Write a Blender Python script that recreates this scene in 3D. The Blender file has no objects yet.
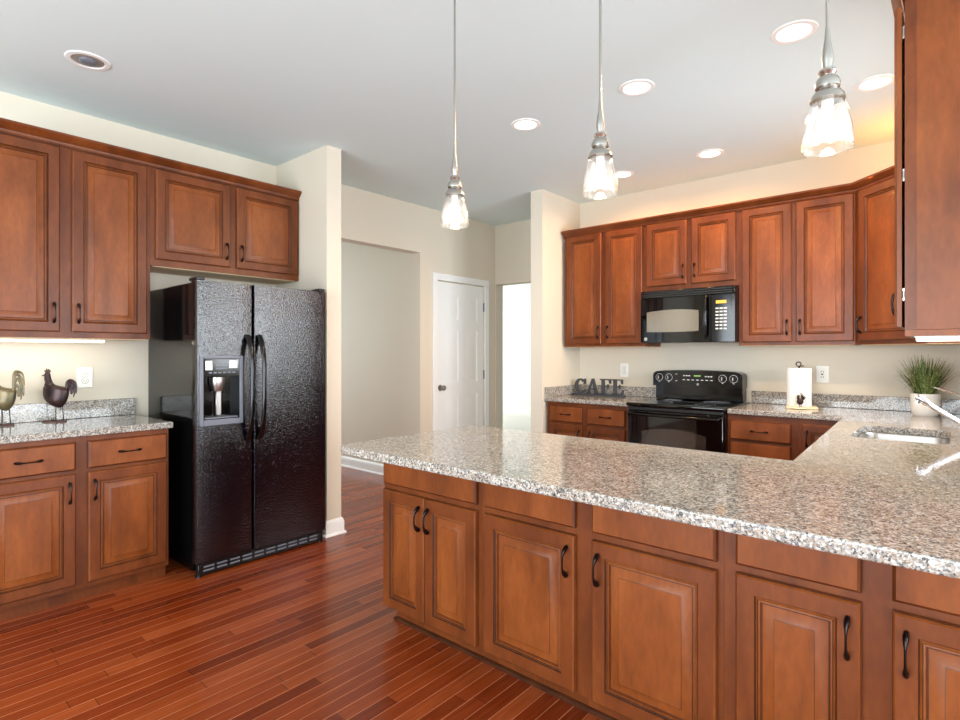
import bpy, bmesh, math, random
from mathutils import Vector, Matrix
random.seed(7)
PI = math.pi
SC = bpy.context.scene
COL = SC.collection

# ------------------------------------------------------------------ camera
H = 1.32
TH = 0.7127982
FPX = 553.96
cam_d = bpy.data.cameras.new('camera'); cam = bpy.data.objects.new('camera', cam_d); COL.objects.link(cam)
cam.location = (0, 0, H); cam.rotation_euler = (PI / 2, 0, TH)
cam_d.sensor_width = 36.0; cam_d.lens = 36.0 * FPX / 960.0
cam_d.shift_y = -(360 - 352.71) / 960.0
cam_d.clip_start = 0.05; cam_d.clip_end = 100
SC.camera = cam

# ------------------------------------------------------------------ view, world
SC.view_settings.view_transform = 'Standard'
SC.view_settings.look = 'None'
SC.view_settings.exposure = 0.75
SC.view_settings.gamma = 1.0
SC.view_settings.use_curve_mapping = False
SC.cycles.use_denoising = True
SC.cycles.max_bounces = 10
SC.cycles.diffuse_bounces = 5
SC.cycles.glossy_bounces = 5
SC.cycles.transparent_max_bounces = 12
SC.cycles.sample_clamp_indirect = 6.0
SC.cycles.caustics_reflective = False
SC.cycles.caustics_refractive = False

W = bpy.data.worlds.new('world'); SC.world = W; W.use_nodes = True
bg = W.node_tree.nodes['Background']; bg.inputs[0].default_value = (0.80, 0.90, 1.0, 1); bg.inputs[1].default_value = 1.5

# ------------------------------------------------------------------ large lights: daylight through the windows
def area(name, loc, rot, sx, sy, power, color):
    d = bpy.data.lights.new(name, 'AREA'); d.shape = 'RECTANGLE'; d.size = sx; d.size_y = sy
    d.energy = power; d.color = color
    o = bpy.data.objects.new(name, d); COL.objects.link(o); o.location = loc; o.rotation_euler = rot
    return o
DAY = (0.85, 0.94, 1.0)
area('daylight_south', (-1.2, -3.28, 1.35), (PI / 2 + .32, 0, 0), 3.6, 2.2, 165, DAY)
area('daylight_east', (3.28, -0.9, 1.35), (PI / 2 + .3, 0, PI / 2), 2.8, 2.2, 100, DAY)
area('daylight_dining', (3.28, 2.6, 1.35), (PI / 2 + .1, 0, PI / 2), 2.2, 2.2, 95, DAY)
area('daylight_sink', (0.40, 3.48, 1.68), (PI / 2 - .22, 0, PI / 2), 1.0, 1.15, 38, (0.85, 0.93, 1.0))
area('daylight_side_hall', (-7.3, 2.3, 1.5), (PI / 2, 0, -PI / 2), 1.8, 1.6, 26, DAY)
area('daylight_far_room', (-9.40, 7.3, 1.5), (PI / 2, 0, -PI / 2), 3.2, 2.2, 60, (1.0, 0.93, 0.84))
# warm accent lamps lying on top of the back wall cabinets, washing wall and ceiling
area('warm_accent_back', (-1.68, 4.68, 2.45), (PI, 0, 0), 2.1, .12, 0.6, (1.0, .50, .15))
area('warm_accent_corner', (-.22, 4.50, 2.45), (PI, 0, 0), .45, .3, 2.2, (1.0, .47, .13))

# ------------------------------------------------------------------ materials
def srgb(c):
    r = []
    for v in c:
        v = v / 255.0
        r.append(v / 12.92 if v <= 0.04045 else ((v + 0.055) / 1.055) ** 2.4)
    return (*r, 1.0)
def mat(name, col=(200, 200, 200), rough=0.5, metal=0.0, spec=0.5, coat=0.0, coat_rough=0.05):
    m = bpy.data.materials.new(name); m.use_nodes = True
    b = m.node_tree.nodes['Principled BSDF']
    b.inputs['Base Color'].default_value = srgb(col); b.inputs['Roughness'].default_value = rough
    b.inputs['Metallic'].default_value = metal; b.inputs['Specular IOR Level'].default_value = spec
    b.inputs['Coat Weight'].default_value = coat; b.inputs['Coat Roughness'].default_value = coat_rough
    return m
def N(m, t, **kw):
    n = m.node_tree.nodes.new(t)
    for k, v in kw.items(): setattr(n, k, v)
    return n
def L(m, a, b): m.node_tree.links.new(a, b)
def bsdf(m): return m.node_tree.nodes['Principled BSDF']
def ramp(m, stops, interp='LINEAR'):
    n = N(m, 'ShaderNodeValToRGB'); cr = n.color_ramp; cr.interpolation = interp
    while len(cr.elements) < len(stops): cr.elements.new(0.5)
    for e, (p, c) in zip(cr.elements, stops): e.position = p; e.color = srgb(c) if len(c) == 3 else c
    return n
def add_bump(m, scale, strength, dist=0.002, detail=2):
    tc = N(m, 'ShaderNodeTexCoord'); n = N(m, 'ShaderNodeTexNoise'); n.inputs['Scale'].default_value = scale
    n.inputs['Detail'].default_value = detail
    b = N(m, 'ShaderNodeBump'); b.inputs['Strength'].default_value = strength; b.inputs['Distance'].default_value = dist
    L(m, tc.outputs['Object'], n.inputs['Vector']); L(m, n.outputs['Fac'], b.inputs['Height'])
    L(m, b.outputs['Normal'], bsdf(m).inputs['Normal'])
def wood(name, c0, c1, c2, rough=0.38, coat=0.06, scale=(5, 5, 1.6)):
    m = mat(name, c1, rough, spec=0.27, coat=coat, coat_rough=0.2)
    tc = N(m, 'ShaderNodeTexCoord'); mp = N(m, 'ShaderNodeMapping'); mp.inputs['Scale'].default_value = scale
    oi = N(m, 'ShaderNodeObjectInfo'); ad = N(m, 'ShaderNodeVectorMath', operation='MULTIPLY_ADD')
    n = N(m, 'ShaderNodeTexNoise'); n.inputs['Scale'].default_value = 1.6; n.inputs['Detail'].default_value = 5; n.inputs['Distortion'].default_value = 0.4
    L(m, tc.outputs['Object'], ad.inputs[0]); ad.inputs[1].default_value = (1, 1, 1)
    mu = N(m, 'ShaderNodeMath', operation='MULTIPLY'); mu.inputs[1].default_value = 9.0
    L(m, oi.outputs['Random'], mu.inputs[0]); L(m, mu.outputs[0], ad.inputs[2])
    L(m, ad.outputs[0], mp.inputs[0]); L(m, mp.outputs[0], n.inputs['Vector'])
    r = ramp(m, [(0.3, c0), (0.5, c1), (0.72, c2)]); L(m, n.outputs['Fac'], r.inputs[0])
    n2 = N(m, 'ShaderNodeTexNoise'); n2.inputs['Scale'].default_value = 14; n2.inputs['Detail'].default_value = 3
    L(m, mp.outputs[0], n2.inputs['Vector'])
    mx = N(m, 'ShaderNodeMix', data_type='RGBA', blend_type='MULTIPLY'); mx.inputs[0].default_value = 0.22
    r2 = ramp(m, [(0.35, (150, 150, 150)), (0.65, (255, 255, 255))]); L(m, n2.outputs['Fac'], r2.inputs[0])
    L(m, r.outputs[0], mx.inputs[6]); L(m, r2.outputs[0], mx.inputs[7]); L(m, mx.outputs[2], bsdf(m).inputs['Base Color'])
    return m

M_wall = mat('wall_paint', (217, 208, 191), 0.6, spec=0.3); add_bump(M_wall, 180, 0.08, 0.001)
M_ceil = mat('ceiling_paint', (219, 234, 236), 0.7, spec=0.2)
M_white = mat('white_trim_paint', (240, 241, 240), 0.3)
M_wood = wood('cherry_wood', (110, 56, 22), (130, 68, 28), (146, 81, 37))
M_woodf = wood('cherry_wood_frame', (92, 45, 18), (110, 55, 23), (124, 65, 29))
M_glaze = wood('dark_glaze', (56, 28, 15), (70, 36, 18), (84, 45, 24))
M_maple = mat('pale_maple', (222, 190, 146), 0.5)
M_bronze = mat('oil_rubbed_bronze', (44, 37, 37), 0.25, metal=0.85)
M_black = mat('black_gloss', (7, 7, 8), 0.10, spec=0.4)
M_blackm = mat('black_satin', (14, 14, 15), 0.35)
M_glassb = mat('black_glass', (5, 5, 6), 0.04, spec=0.5)
M_winb = mat('oven_window_glass', (46, 44, 40), 0.05, spec=0.8, coat=0.5)
M_mwwin = mat('microwave_window_mesh', (122, 118, 106), 0.12, spec=0.7, coat=0.5)
M_grey = mat('grey_plastic', (108, 112, 122), 0.35)
M_steel = mat('brushed_steel', (176, 172, 168), 0.34, metal=1.0)
M_chrome = mat('chrome', (205, 207, 212), 0.06, metal=1.0)
M_nickel = mat('brushed_nickel', (178, 174, 168), 0.26, metal=1.0)
M_mark = mat('white_print', (215, 215, 210), 0.5)
M_plate = mat('white_plastic', (242, 240, 232), 0.35)
M_slot = mat('dark_slot', (60, 58, 55), 0.6)
M_paper = mat('white_paper', (246, 246, 246), 0.85, spec=0.1); add_bump(M_paper, 120, 0.25, 0.002)
M_cream = mat('cream_wood', (233, 216, 178), 0.5)
M_pot = mat('white_ceramic', (233, 230, 224), 0.25)
M_sign = mat('charcoal_sign', (52, 54, 60), 0.5)
M_carpet = mat('pale_carpet', (235, 232, 226), 0.95, spec=0.05)
M_soil = mat('dark_soil', (50, 40, 30), 0.9)

M_fridge = mat('pebbled_black_enamel', (9, 6, 12), 0.12, spec=0.9)
def fridge_bump(m):
    tc = N(m, 'ShaderNodeTexCoord'); v = N(m, 'ShaderNodeTexNoise'); v.inputs['Scale'].default_value = 120; v.inputs['Detail'].default_value = 1.5
    b = N(m, 'ShaderNodeBump'); b.inputs['Strength'].default_value = 0.9; b.inputs['Distance'].default_value = 0.0022
    L(m, tc.outputs['Object'], v.inputs['Vector']); L(m, v.outputs['Fac'], b.inputs['Height']); L(m, b.outputs['Normal'], bsdf(m).inputs['Normal'])
fridge_bump(M_fridge)

def emis(name, col, strength):
    m = bpy.data.materials.new(name); m.use_nodes = True; nt = m.node_tree
    for n in list(nt.nodes): nt.nodes.remove(n)
    e = nt.nodes.new('ShaderNodeEmission'); o = nt.nodes.new('ShaderNodeOutputMaterial')
    e.inputs[0].default_value = srgb(col); e.inputs[1].default_value = strength; nt.links.new(e.outputs[0], o.inputs[0]); return m
M_bulb = emis('lit_bulb', (255, 238, 212), 9)
M_can = emis('lit_downlight', (255, 240, 214), 2.5)
M_strip = emis('lit_strip', (255, 246, 220), 3.0)
M_led = emis('amber_display', (255, 170, 70), 1.6)
M_led2 = emis('green_display', (170, 220, 120), 0.6)

def granite():
    m = mat('speckled_granite', (180, 170, 155), 0.07, spec=0.55)
    tc = N(m, 'ShaderNodeTexCoord')
    v1 = N(m, 'ShaderNodeTexVoronoi'); v1.inputs['Scale'].default_value = 165
    v2 = N(m, 'ShaderNodeTexVoronoi'); v2.inputs['Scale'].default_value = 330
    n = N(m, 'ShaderNodeTexNoise'); n.inputs['Scale'].default_value = 22; n.inputs['Detail'].default_value = 3
    for x in (v1, v2, n): L(m, tc.outputs['Object'], x.inputs['Vector'])
    s1 = N(m, 'ShaderNodeSeparateColor'); L(m, v1.outputs['Color'], s1.inputs[0])
    s2 = N(m, 'ShaderNodeSeparateColor'); L(m, v2.outputs['Color'], s2.inputs[0])
    r1 = ramp(m, [(0.0, (36, 39, 46)), (0.18, (92, 94, 100)), (0.32, (144, 134, 120)), (0.47, (176, 170, 162)), (0.68, (208, 208, 206)), (0.88, (160, 138, 116))], 'CONSTANT')
    r2 = ramp(m, [(0.0, (52, 54, 60)), (0.13, (132, 128, 124)), (0.38, (188, 182, 174)), (0.7, (216, 216, 213))], 'CONSTANT')
    L(m, s1.outputs[0], r1.inputs[0]); L(m, s2.outputs[1], r2.inputs[0])
    mx = N(m, 'ShaderNodeMix', data_type='RGBA'); mx.inputs[0].default_value = 0.36
    L(m, r1.outputs[0], mx.inputs[6]); L(m, r2.outputs[0], mx.inputs[7])
    r3 = ramp(m, [(0.35, (205, 196, 184)), (0.65, (255, 250, 244))]); L(m, n.outputs['Fac'], r3.inputs[0])
    m2 = N(m, 'ShaderNodeMix', data_type='RGBA', blend_type='MULTIPLY'); m2.inputs[0].default_value = 0.5
    L(m, mx.outputs[2], m2.inputs[6]); L(m, r3.outputs[0], m2.inputs[7])
    L(m, m2.outputs[2], bsdf(m).inputs['Base Color'])
    return m
M_granite = granite()

def floor_mat():
    m = mat('cherry_strip_floor', (130, 58, 30), 0.26, spec=0.32, coat=0.15, coat_rough=0.09)
    tc = N(m, 'ShaderNodeTexCoord'); sp = N(m, 'ShaderNodeSeparateXYZ'); cb = N(m, 'ShaderNodeCombineXYZ')
    L(m, tc.outputs['Object'], sp.inputs[0]); L(m, sp.outputs[1], cb.inputs[0]); L(m, sp.outputs[0], cb.inputs[1])
    def mth(op, a, b_=None, c_=None):
        n_ = N(m, 'ShaderNodeMath', operation=op)
        for i_, v_ in enumerate((a, b_, c_)):
            if v_ is None: continue
            if isinstance(v_, (int, float)): n_.inputs[i_].default_value = v_
            else: L(m, v_, n_.inputs[i_])
        return n_.outputs[0]
    u = mth('DIVIDE', sp.outputs[0], .064); row = mth('FLOOR', u); fu = mth('FRACT', u)
    wn = N(m, 'ShaderNodeTexWhiteNoise', noise_dimensions='1D'); L(m, row, wn.inputs['W'])
    v = mth('DIVIDE', mth('MULTIPLY_ADD', wn.outputs[0], 3.7, sp.outputs[1]), .85); pl = mth('FLOOR', v); fv = mth('FRACT', v)
    cb2 = N(m, 'ShaderNodeCombineXYZ'); L(m, row, cb2.inputs[0]); L(m, pl, cb2.inputs[1])
    wn2 = N(m, 'ShaderNodeTexWhiteNoise', noise_dimensions='2D'); L(m, cb2.outputs[0], wn2.inputs['Vector'])
    plank = ramp(m, [(0.0, (112, 43, 17)), (0.35, (134, 55, 23)), (0.7, (150, 67, 29)), (1.0, (164, 82, 42))]); L(m, wn2.outputs[0], plank.inputs[0])
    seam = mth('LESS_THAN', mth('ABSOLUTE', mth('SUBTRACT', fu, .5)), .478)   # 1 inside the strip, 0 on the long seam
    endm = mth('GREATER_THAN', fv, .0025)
    mxs = N(m, 'ShaderNodeMix', data_type='RGBA'); L(m, seam, mxs.inputs[0]); mxs.inputs[6].default_value = srgb((204, 132, 94)); L(m, plank.outputs[0], mxs.inputs[7])  # long seams coloured light: glints on the strip bevels painted in
    mxe = N(m, 'ShaderNodeMix', data_type='RGBA'); L(m, endm, mxe.inputs[0]); mxe.inputs[6].default_value = srgb((70, 28, 14)); L(m, mxs.outputs[2], mxe.inputs[7])
    mp = N(m, 'ShaderNodeMapping'); mp.inputs['Scale'].default_value = (26, 1.6, 1); L(m, tc.outputs['Object'], mp.inputs[0])
    n = N(m, 'ShaderNodeTexNoise'); n.inputs['Scale'].default_value = 2.0; n.inputs['Detail'].default_value = 8; n.inputs['Distortion'].default_value = 1.2
    L(m, mp.outputs[0], n.inputs['Vector'])
    r = ramp(m, [(0.3, (170, 150, 140)), (0.7, (255, 250, 245))]); L(m, n.outputs['Fac'], r.inputs[0])
    mx = N(m, 'ShaderNodeMix', data_type='RGBA', blend_type='MULTIPLY'); mx.inputs[0].default_value = 0.55
    L(m, mxe.outputs[2], mx.inputs[6]); L(m, r.outputs[0], mx.inputs[7]); L(m, mx.outputs[2], bsdf(m).inputs['Base Color'])
    b = N(m, 'ShaderNodeBump'); b.inputs['Strength'].default_value = 0.35; b.inputs['Distance'].default_value = 0.001
    L(m, seam, b.inputs['Height']); L(m, b.outputs['Normal'], bsdf(m).inputs['Normal'])
    return m
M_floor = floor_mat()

def rooster_mat(name, a, b_, c):
    m = mat(name, a, 0.35, metal=0.5)
    tc = N(m, 'ShaderNodeTexCoord'); n = N(m, 'ShaderNodeTexNoise'); n.inputs['Scale'].default_value = 16; n.inputs['Detail'].default_value = 4
    L(m, tc.outputs['Object'], n.inputs['Vector'])
    r = ramp(m, [(0.35, a), (0.52, b_), (0.68, c)]); L(m, n.outputs['Fac'], r.inputs[0]); L(m, r.outputs[0], bsdf(m).inputs['Base Color']); return m
M_roost = rooster_mat('rooster_patina', (30, 28, 32), (58, 34, 33), (46, 48, 54))
M_roost2 = rooster_mat('rooster_verdigris', (62, 66, 56), (112, 96, 66), (80, 86, 78))
M_comb = mat('rusty_red', (74, 40, 34), 0.5)

def clear_glass(name, seeded=False, tint=(255, 255, 255)):
    m = bpy.data.materials.new(name); m.use_nodes = True; nt = m.node_tree
    for n in list(nt.nodes): nt.nodes.remove(n)
    t = nt.nodes.new('ShaderNodeBsdfTransparent'); t.inputs[0].default_value = srgb(tint)
    g = nt.nodes.new('ShaderNodeBsdfGlossy'); g.inputs[1].default_value = 0.04
    lw = nt.nodes.new('ShaderNodeLayerWeight'); lw.inputs[0].default_value = 0.35
    mx = nt.nodes.new('ShaderNodeMixShader'); o = nt.nodes.new('ShaderNodeOutputMaterial')
    mm = nt.nodes.new('ShaderNodeMath'); mm.operation = 'MULTIPLY_ADD'; mm.inputs[1].default_value = 0.75; mm.inputs[2].default_value = 0.02
    nt.links.new(lw.outputs['Facing'], mm.inputs[0]); nt.links.new(mm.outputs[0], mx.inputs[0])
    nt.links.new(t.outputs[0], mx.inputs[1]); nt.links.new(g.outputs[0], mx.inputs[2])
    if not seeded:
        nt.links.new(mx.outputs[0], o.inputs[0]); return m
    tc = nt.nodes.new('ShaderNodeTexCoord'); v = nt.nodes.new('ShaderNodeTexVoronoi'); v.inputs['Scale'].default_value = 130; v.feature = 'F1'
    nt.links.new(tc.outputs['Object'], v.inputs['Vector'])
    r = nt.nodes.new('ShaderNodeValToRGB'); r.color_ramp.elements[0].position = 0.14; r.color_ramp.elements[0].color = (.22, .22, .22, 1)
    r.color_ramp.elements[1].position = 0.28; r.color_ramp.elements[1].color = (.02, .02, .02, 1)
    nt.links.new(v.outputs['Distance'], r.inputs[0])
    d = nt.nodes.new('ShaderNodeBsdfTranslucent'); d.inputs[0].default_value = (1, 1, 1, 1)
    d2 = nt.nodes.new('ShaderNodeBsdfDiffuse'); d2.inputs[0].default_value = (.9, .9, .9, 1)
    m1 = nt.nodes.new('ShaderNodeMixShader'); m1.inputs[0].default_value = 0.3
    nt.links.new(d.outputs[0], m1.inputs[1]); nt.links.new(d2.outputs[0], m1.inputs[2])
    m3 = nt.nodes.new('ShaderNodeMixShader'); nt.links.new(r.outputs[0], m3.inputs[0]); nt.links.new(mx.outputs[0], m3.inputs[1]); nt.links.new(m1.outputs[0], m3.inputs[2])
    nt.links.new(m3.outputs[0], o.inputs[0]); return m
M_pane = clear_glass('window_glass')
M_seed = clear_glass('seeded_glass', True)
M_blade = mat('grass_green', (84, 104, 52), 0.55)
def blade_var(m):
    tc = N(m, 'ShaderNodeTexCoord'); n = N(m, 'ShaderNodeTexNoise'); n.inputs['Scale'].default_value = 60
    L(m, tc.outputs['Object'], n.inputs['Vector'])
    r = ramp(m, [(0.35, (50, 74, 30)), (0.55, (112, 128, 66)), (0.7, (176, 172, 112))]); L(m, n.outputs['Fac'], r.inputs[0]); L(m, r.outputs[0], bsdf(m).inputs['Base Color'])
blade_var(M_blade)

# ------------------------------------------------------------------ mesh helpers
class MB:
    def __init__(s): s.bm = bmesh.new()
    def _face(s, vs, mi, sm=False):
        try: f = s.bm.faces.new(vs)
        except ValueError: return None
        f.material_index = mi; f.smooth = sm; return f
    def box(s, x0, x1, y0, y1, z0, z1, mi=0, bev=0.0, seg=1):
        if x0 > x1: x0, x1 = x1, x0
        if y0 > y1: y0, y1 = y1, y0
        if z0 > z1: z0, z1 = z1, z0
        v = [s.bm.verts.new((x, y, z)) for z in (z0, z1) for (x, y) in ((x0, y0), (x1, y0), (x1, y1), (x0, y1))]
        fs = [s._face([v[i] for i in q], mi) for q in ((3, 2, 1, 0), (4, 5, 6, 7), (0, 1, 5, 4), (1, 2, 6, 5), (2, 3, 7, 6), (3, 0, 4, 7))]
        if bev > 0:
            es = list({e for f in fs for e in f.edges})
            r = bmesh.ops.bevel(s.bm, geom=es, offset=bev, segments=seg, affect='EDGES', profile=0.5)
            for f in r['faces']: f.material_index = mi; f.smooth = seg > 1
        return s
    def prism(s, pts, a0, a1, axis='y', mi=0):
        # pts: 2D outline; axis y: (x,z) extruded along y; axis z: (x,y) along z; axis x: (y,z) along x
        def P(p, a):
            return (p[0], a, p[1]) if axis == 'y' else ((p[0], p[1], a) if axis == 'z' else (a, p[0], p[1]))
        A = [s.bm.verts.new(P(p, a0)) for p in pts]; B = [s.bm.verts.new(P(p, a1)) for p in pts]; n = len(pts)
        fs = [s._face(A, mi), s._face(B[::-1], mi)]
        for i in range(n): fs.append(s._face([A[i], B[i], B[(i + 1) % n], A[(i + 1) % n]], mi))
        bmesh.ops.recalc_face_normals(s.bm, faces=[f for f in fs if f])
        return s
    def tube(s, pts, r, seg=12, mi=0, flat=None):
        pts = [Vector(p) for p in pts]; n = len(pts)
        rs = r if isinstance(r, (list, tuple)) else [r] * n
        rings = []; up = None
        for i, p in enumerate(pts):
            t = (pts[min(i + 1, n - 1)] - pts[max(i - 1, 0)]).normalized()
            if up is None:
                up = Vector((0, 0, 1)) if abs(t.z) < 0.9 else Vector((1, 0, 0))
            a = t.cross(up)
            if a.length < 1e-5: a = t.cross(Vector((0, 1, 0)))
            a.normalize(); b = a.cross(t).normalized(); up = b
            ra, rb = rs[i] if isinstance(rs[i], (list, tuple)) else (rs[i], rs[i])
            rings.append([s.bm.verts.new(p + a * ra * math.cos(2 * PI * k / seg) + b * rb * math.sin(2 * PI * k / seg)) for k in range(seg)])
        fs = []
        for i in range(n - 1):
            for k in range(seg):
                fs.append(s._face([rings[i][k], rings[i][(k + 1) % seg], rings[i + 1][(k + 1) % seg], rings[i + 1][k]], mi, True))
        fs.append(s._face(rings[0][::-1], mi)); fs.append(s._face(rings[-1], mi))
        bmesh.ops.recalc_face_normals(s.bm, faces=[f for f in fs if f])
        return s
    def lathe(s, prof, c=(0, 0, 0), seg=32, mi=0, closed=False):
        rings = []
        for (r, z) in prof:
            if r < 1e-6: rings.append([s.bm.verts.new((c[0], c[1], c[2] + z))])
            else: rings.append([s.bm.verts.new((c[0] + r * math.cos(2 * PI * k / seg), c[1] + r * math.sin(2 * PI * k / seg), c[2] + z)) for k in range(seg)])
        fs = []
        pairs = list(zip(rings, rings[1:]))
        if closed: pairs.append((rings[-1], rings[0]))
        for A, B in pairs:
            for k in range(seg):
                k2 = (k + 1) % seg
                if len(A) == 1 and len(B) == 1: continue
                if len(A) == 1: fs.append(s._face([A[0], B[k2], B[k]], mi, True))
                elif len(B) == 1: fs.append(s._face([A[k], A[k2], B[0]], mi, True))
                else: fs.append(s._face([A[k], A[k2], B[k2], B[k]], mi, True))
        bmesh.ops.recalc_face_normals(s.bm, faces=[f for f in fs if f])
        return s
    def ball(s, c, r, seg=16, mi=0, sc=(1, 1, 1)):
        n = seg // 2; rings = []
        for i in range(n + 1):
            a = PI * i / n; rr = math.sin(a); z = math.cos(a)
            if i in (0, n): rings.append([s.bm.verts.new((c[0], c[1], c[2] + r * z * sc[2]))])
            else: rings.append([s.bm.verts.new((c[0] + r * rr * math.cos(2 * PI * k / seg) * sc[0], c[1] + r * rr * math.sin(2 * PI * k / seg) * sc[1], c[2] + r * z * sc[2])) for k in range(seg)])
        for A, B in zip(rings, rings[1:]):
            for k in range(seg):
                k2 = (k + 1) % seg
                if len(A) == 1: s._face([A[0], B[k], B[k2]], mi, True)
                elif len(B) == 1: s._face([A[k], B[0], A[k2]], mi, True)
                else: s._face([A[k], B[k], B[k2], A[k2]], mi, True)
        return s
    def rings(s, x0, x1, z0, z1, rg):
        # nested rectangular rings facing -y: rg = [(inset, y, mat)], closed by a centre face
        prev = None
        for (i, y, mi) in rg:
            cur = [s.bm.verts.new(p) for p in ((x0 + i, y, z0 + i), (x1 - i, y, z0 + i), (x1 - i, y, z1 - i), (x0 + i, y, z1 - i))]
            if prev is None: s._face(cur[::-1], mi)
            else:
                for k in range(4): s._face([prev[k], prev[(k + 1) % 4], cur[(k + 1) % 4], cur[k]], mi)
            prev = cur
        s._face(prev, rg[-1][2]); return s
    def sweep(s, path, prof, mi=0, closed=False):
        # path in XY, profile (out, z); 'out' is to the RIGHT of travel
        n = len(path); pts = [Vector(p) for p in path]; rings = []
        for i, p in enumerate(pts):
            def nrm(a, b):
                d = (b - a).normalized(); return Vector((d.y, -d.x))
            if i == 0: o = nrm(pts[0], pts[1])
            elif i == n - 1: o = nrm(pts[-2], pts[-1])
            else:
                a, b = nrm(pts[i - 1], p), nrm(p, pts[i + 1]); o = (a + b); o = o / (o.length_squared / 2) if o.length > 0 else a
            rings.append([s.bm.verts.new((p.x + o.x * q[0], p.y + o.y * q[0], q[1])) for q in prof])
        m = len(prof); fs = []
        for A, B in zip(rings, rings[1:]):
            for k in range(m): fs.append(s._face([A[k], A[(k + 1) % m], B[(k + 1) % m], B[k]], mi))
        fs.append(s._face(rings[0], mi)); fs.append(s._face(rings[-1][::-1], mi))
        bmesh.ops.recalc_face_normals(s.bm, faces=[f for f in fs if f])
        return s
    def build(s, name, mats, parent=None, loc=None, rot=None, smooth=False):
        me = bpy.data.meshes.new(name)
        if not isinstance(mats, (list, tuple)): mats = [mats]
        for x in mats: me.materials.append(x)
        if smooth:
            for f in s.bm.faces: f.smooth = True
        s.bm.to_mesh(me); s.bm.free()
        try: me.set_sharp_from_angle(angle=math.radians(40))
        except Exception: pass
        o = bpy.data.objects.new(name, me); COL.objects.link(o)
        if parent: o.parent = parent
        if loc: o.location = loc
        if rot: o.rotation_euler = rot
        return o
def thing(name, label, cat, loc=(0, 0, 0), rz=0.0, group=None):
    o = bpy.data.objects.new(name, None); COL.objects.link(o); o.location = loc; o.rotation_euler = (0, 0, rz)
    o.empty_display_size = 0.1
    return tag(o, label, cat, group)
def tag(o, label, cat, group=None):
    o['label'] = label; o['category'] = cat
    if group: o['group'] = group
    return o
def struct(o): o['kind'] = 'structure'; return o
def kids(o): return [c for c in bpy.data.objects if c.parent == o]
def copy_tree(o, parent=None):
    c = o.copy(); COL.objects.link(c)
    if parent: c.parent = parent
    for ch in kids(o): copy_tree(ch, c)
    return c

# ------------------------------------------------------------------ room shell
CZ = 2.81
XL = -4.13            # left wall face
def wallbox(name, *boxes, m=None):
    b = MB()
    for q in boxes: b.box(*q)
    return struct(b.build(name, m or M_wall))
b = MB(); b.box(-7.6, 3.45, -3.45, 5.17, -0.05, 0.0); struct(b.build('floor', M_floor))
b = MB(); b.box(-9.6, -0.5, 5.17, 9.6, -0.05, 0.0); struct(b.build('floor_far_room', M_carpet))
b = MB(); b.box(-9.6, 3.45, -3.45, 9.6, CZ, CZ + 0.1); struct(b.build('ceiling', M_ceil))
# left wall with the wide opening to the side hall and the white door
wallbox('wall_left', (XL - .13, XL, -3.45, 2.55, 0, CZ), (XL - .13, XL, 2.55, 3.85, 2.336, CZ), (XL - .13, XL, 3.85, 4.085, 0, CZ),
        (XL - .13, XL, 4.085, 4.852, 2.085, CZ), (XL - .13, XL, 4.852, 5.05, 0, CZ))
wallbox('wall_beside_refrigerator', (XL, -3.43, 2.287, 2.41, 0, CZ))
wallbox('wall_side_hall', (-7.6, XL - .13, 3.85, 3.98, 0, CZ), (-7.6, XL - .13, 0.5, 0.63, 0, CZ))
wallbox('wall_side_hall_end', (-7.6, -7.47, 0.63, 1.2, 0, CZ), (-7.6, -7.47, 3.4, 3.85, 0, CZ), (-7.6, -7.47, 1.2, 3.4, 0, 0.6), (-7.6, -7.47, 1.2, 3.4, 2.4, CZ))
wallbox('wall_passage_end', (XL - .13, XL, 5.05, 5.17, 0, CZ), (XL, -3.10, 5.05, 5.17, 2.13, CZ), (-3.10, -3.0, 5.05, 5.17, 0, CZ))
wallbox('wall_pillar', (-3.0, -2.87, 4.19, 5.17, 0, CZ))
wallbox('wall_back', (-2.87, .32, 4.85, 4.98, 0, CZ))
wallbox('wall_right', (.19, .32, 2.37, 2.94, 0, CZ), (.19, .32, 2.94, 4.04, 0, 1.08), (.19, .32, 2.94, 4.04, 2.28, CZ), (.19, .32, 4.04, 4.85, 0, CZ))
wallbox('wall_dining', (.32, 3.32, 4.20, 4.33, 0, CZ))
wallbox('wall_east', (3.32, 3.45, -3.45, -2.4, 0, CZ), (3.32, 3.45, .6, 1.5, 0, CZ), (3.32, 3.45, 3.7, 4.33, 0, CZ), (3.32, 3.45, 1.5, 3.7, 0, .2), (3.32, 3.45, 1.5, 3.7, 2.5, CZ), (3.32, 3.45, -2.4, .6, 0, .2), (3.32, 3.45, -2.4, .6, 2.5, CZ))
wallbox('wall_south', (-4.13, -3.1, -3.45, -3.32, 0, CZ), (.7, 3.32, -3.45, -3.32, 0, CZ), (-3.1, .7, -3.45, -3.32, 0, .2), (-3.1, .7, -3.45, -3.32, 2.5, CZ))
wallbox('wall_far_room', (-9.6, -0.5, 9.4, 9.53, 0, CZ), (-9.6, -9.47, 5.17, 9.4, 0, CZ), (-.6, -.5, 5.17, 9.4, 0, CZ), m=M_white)

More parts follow.
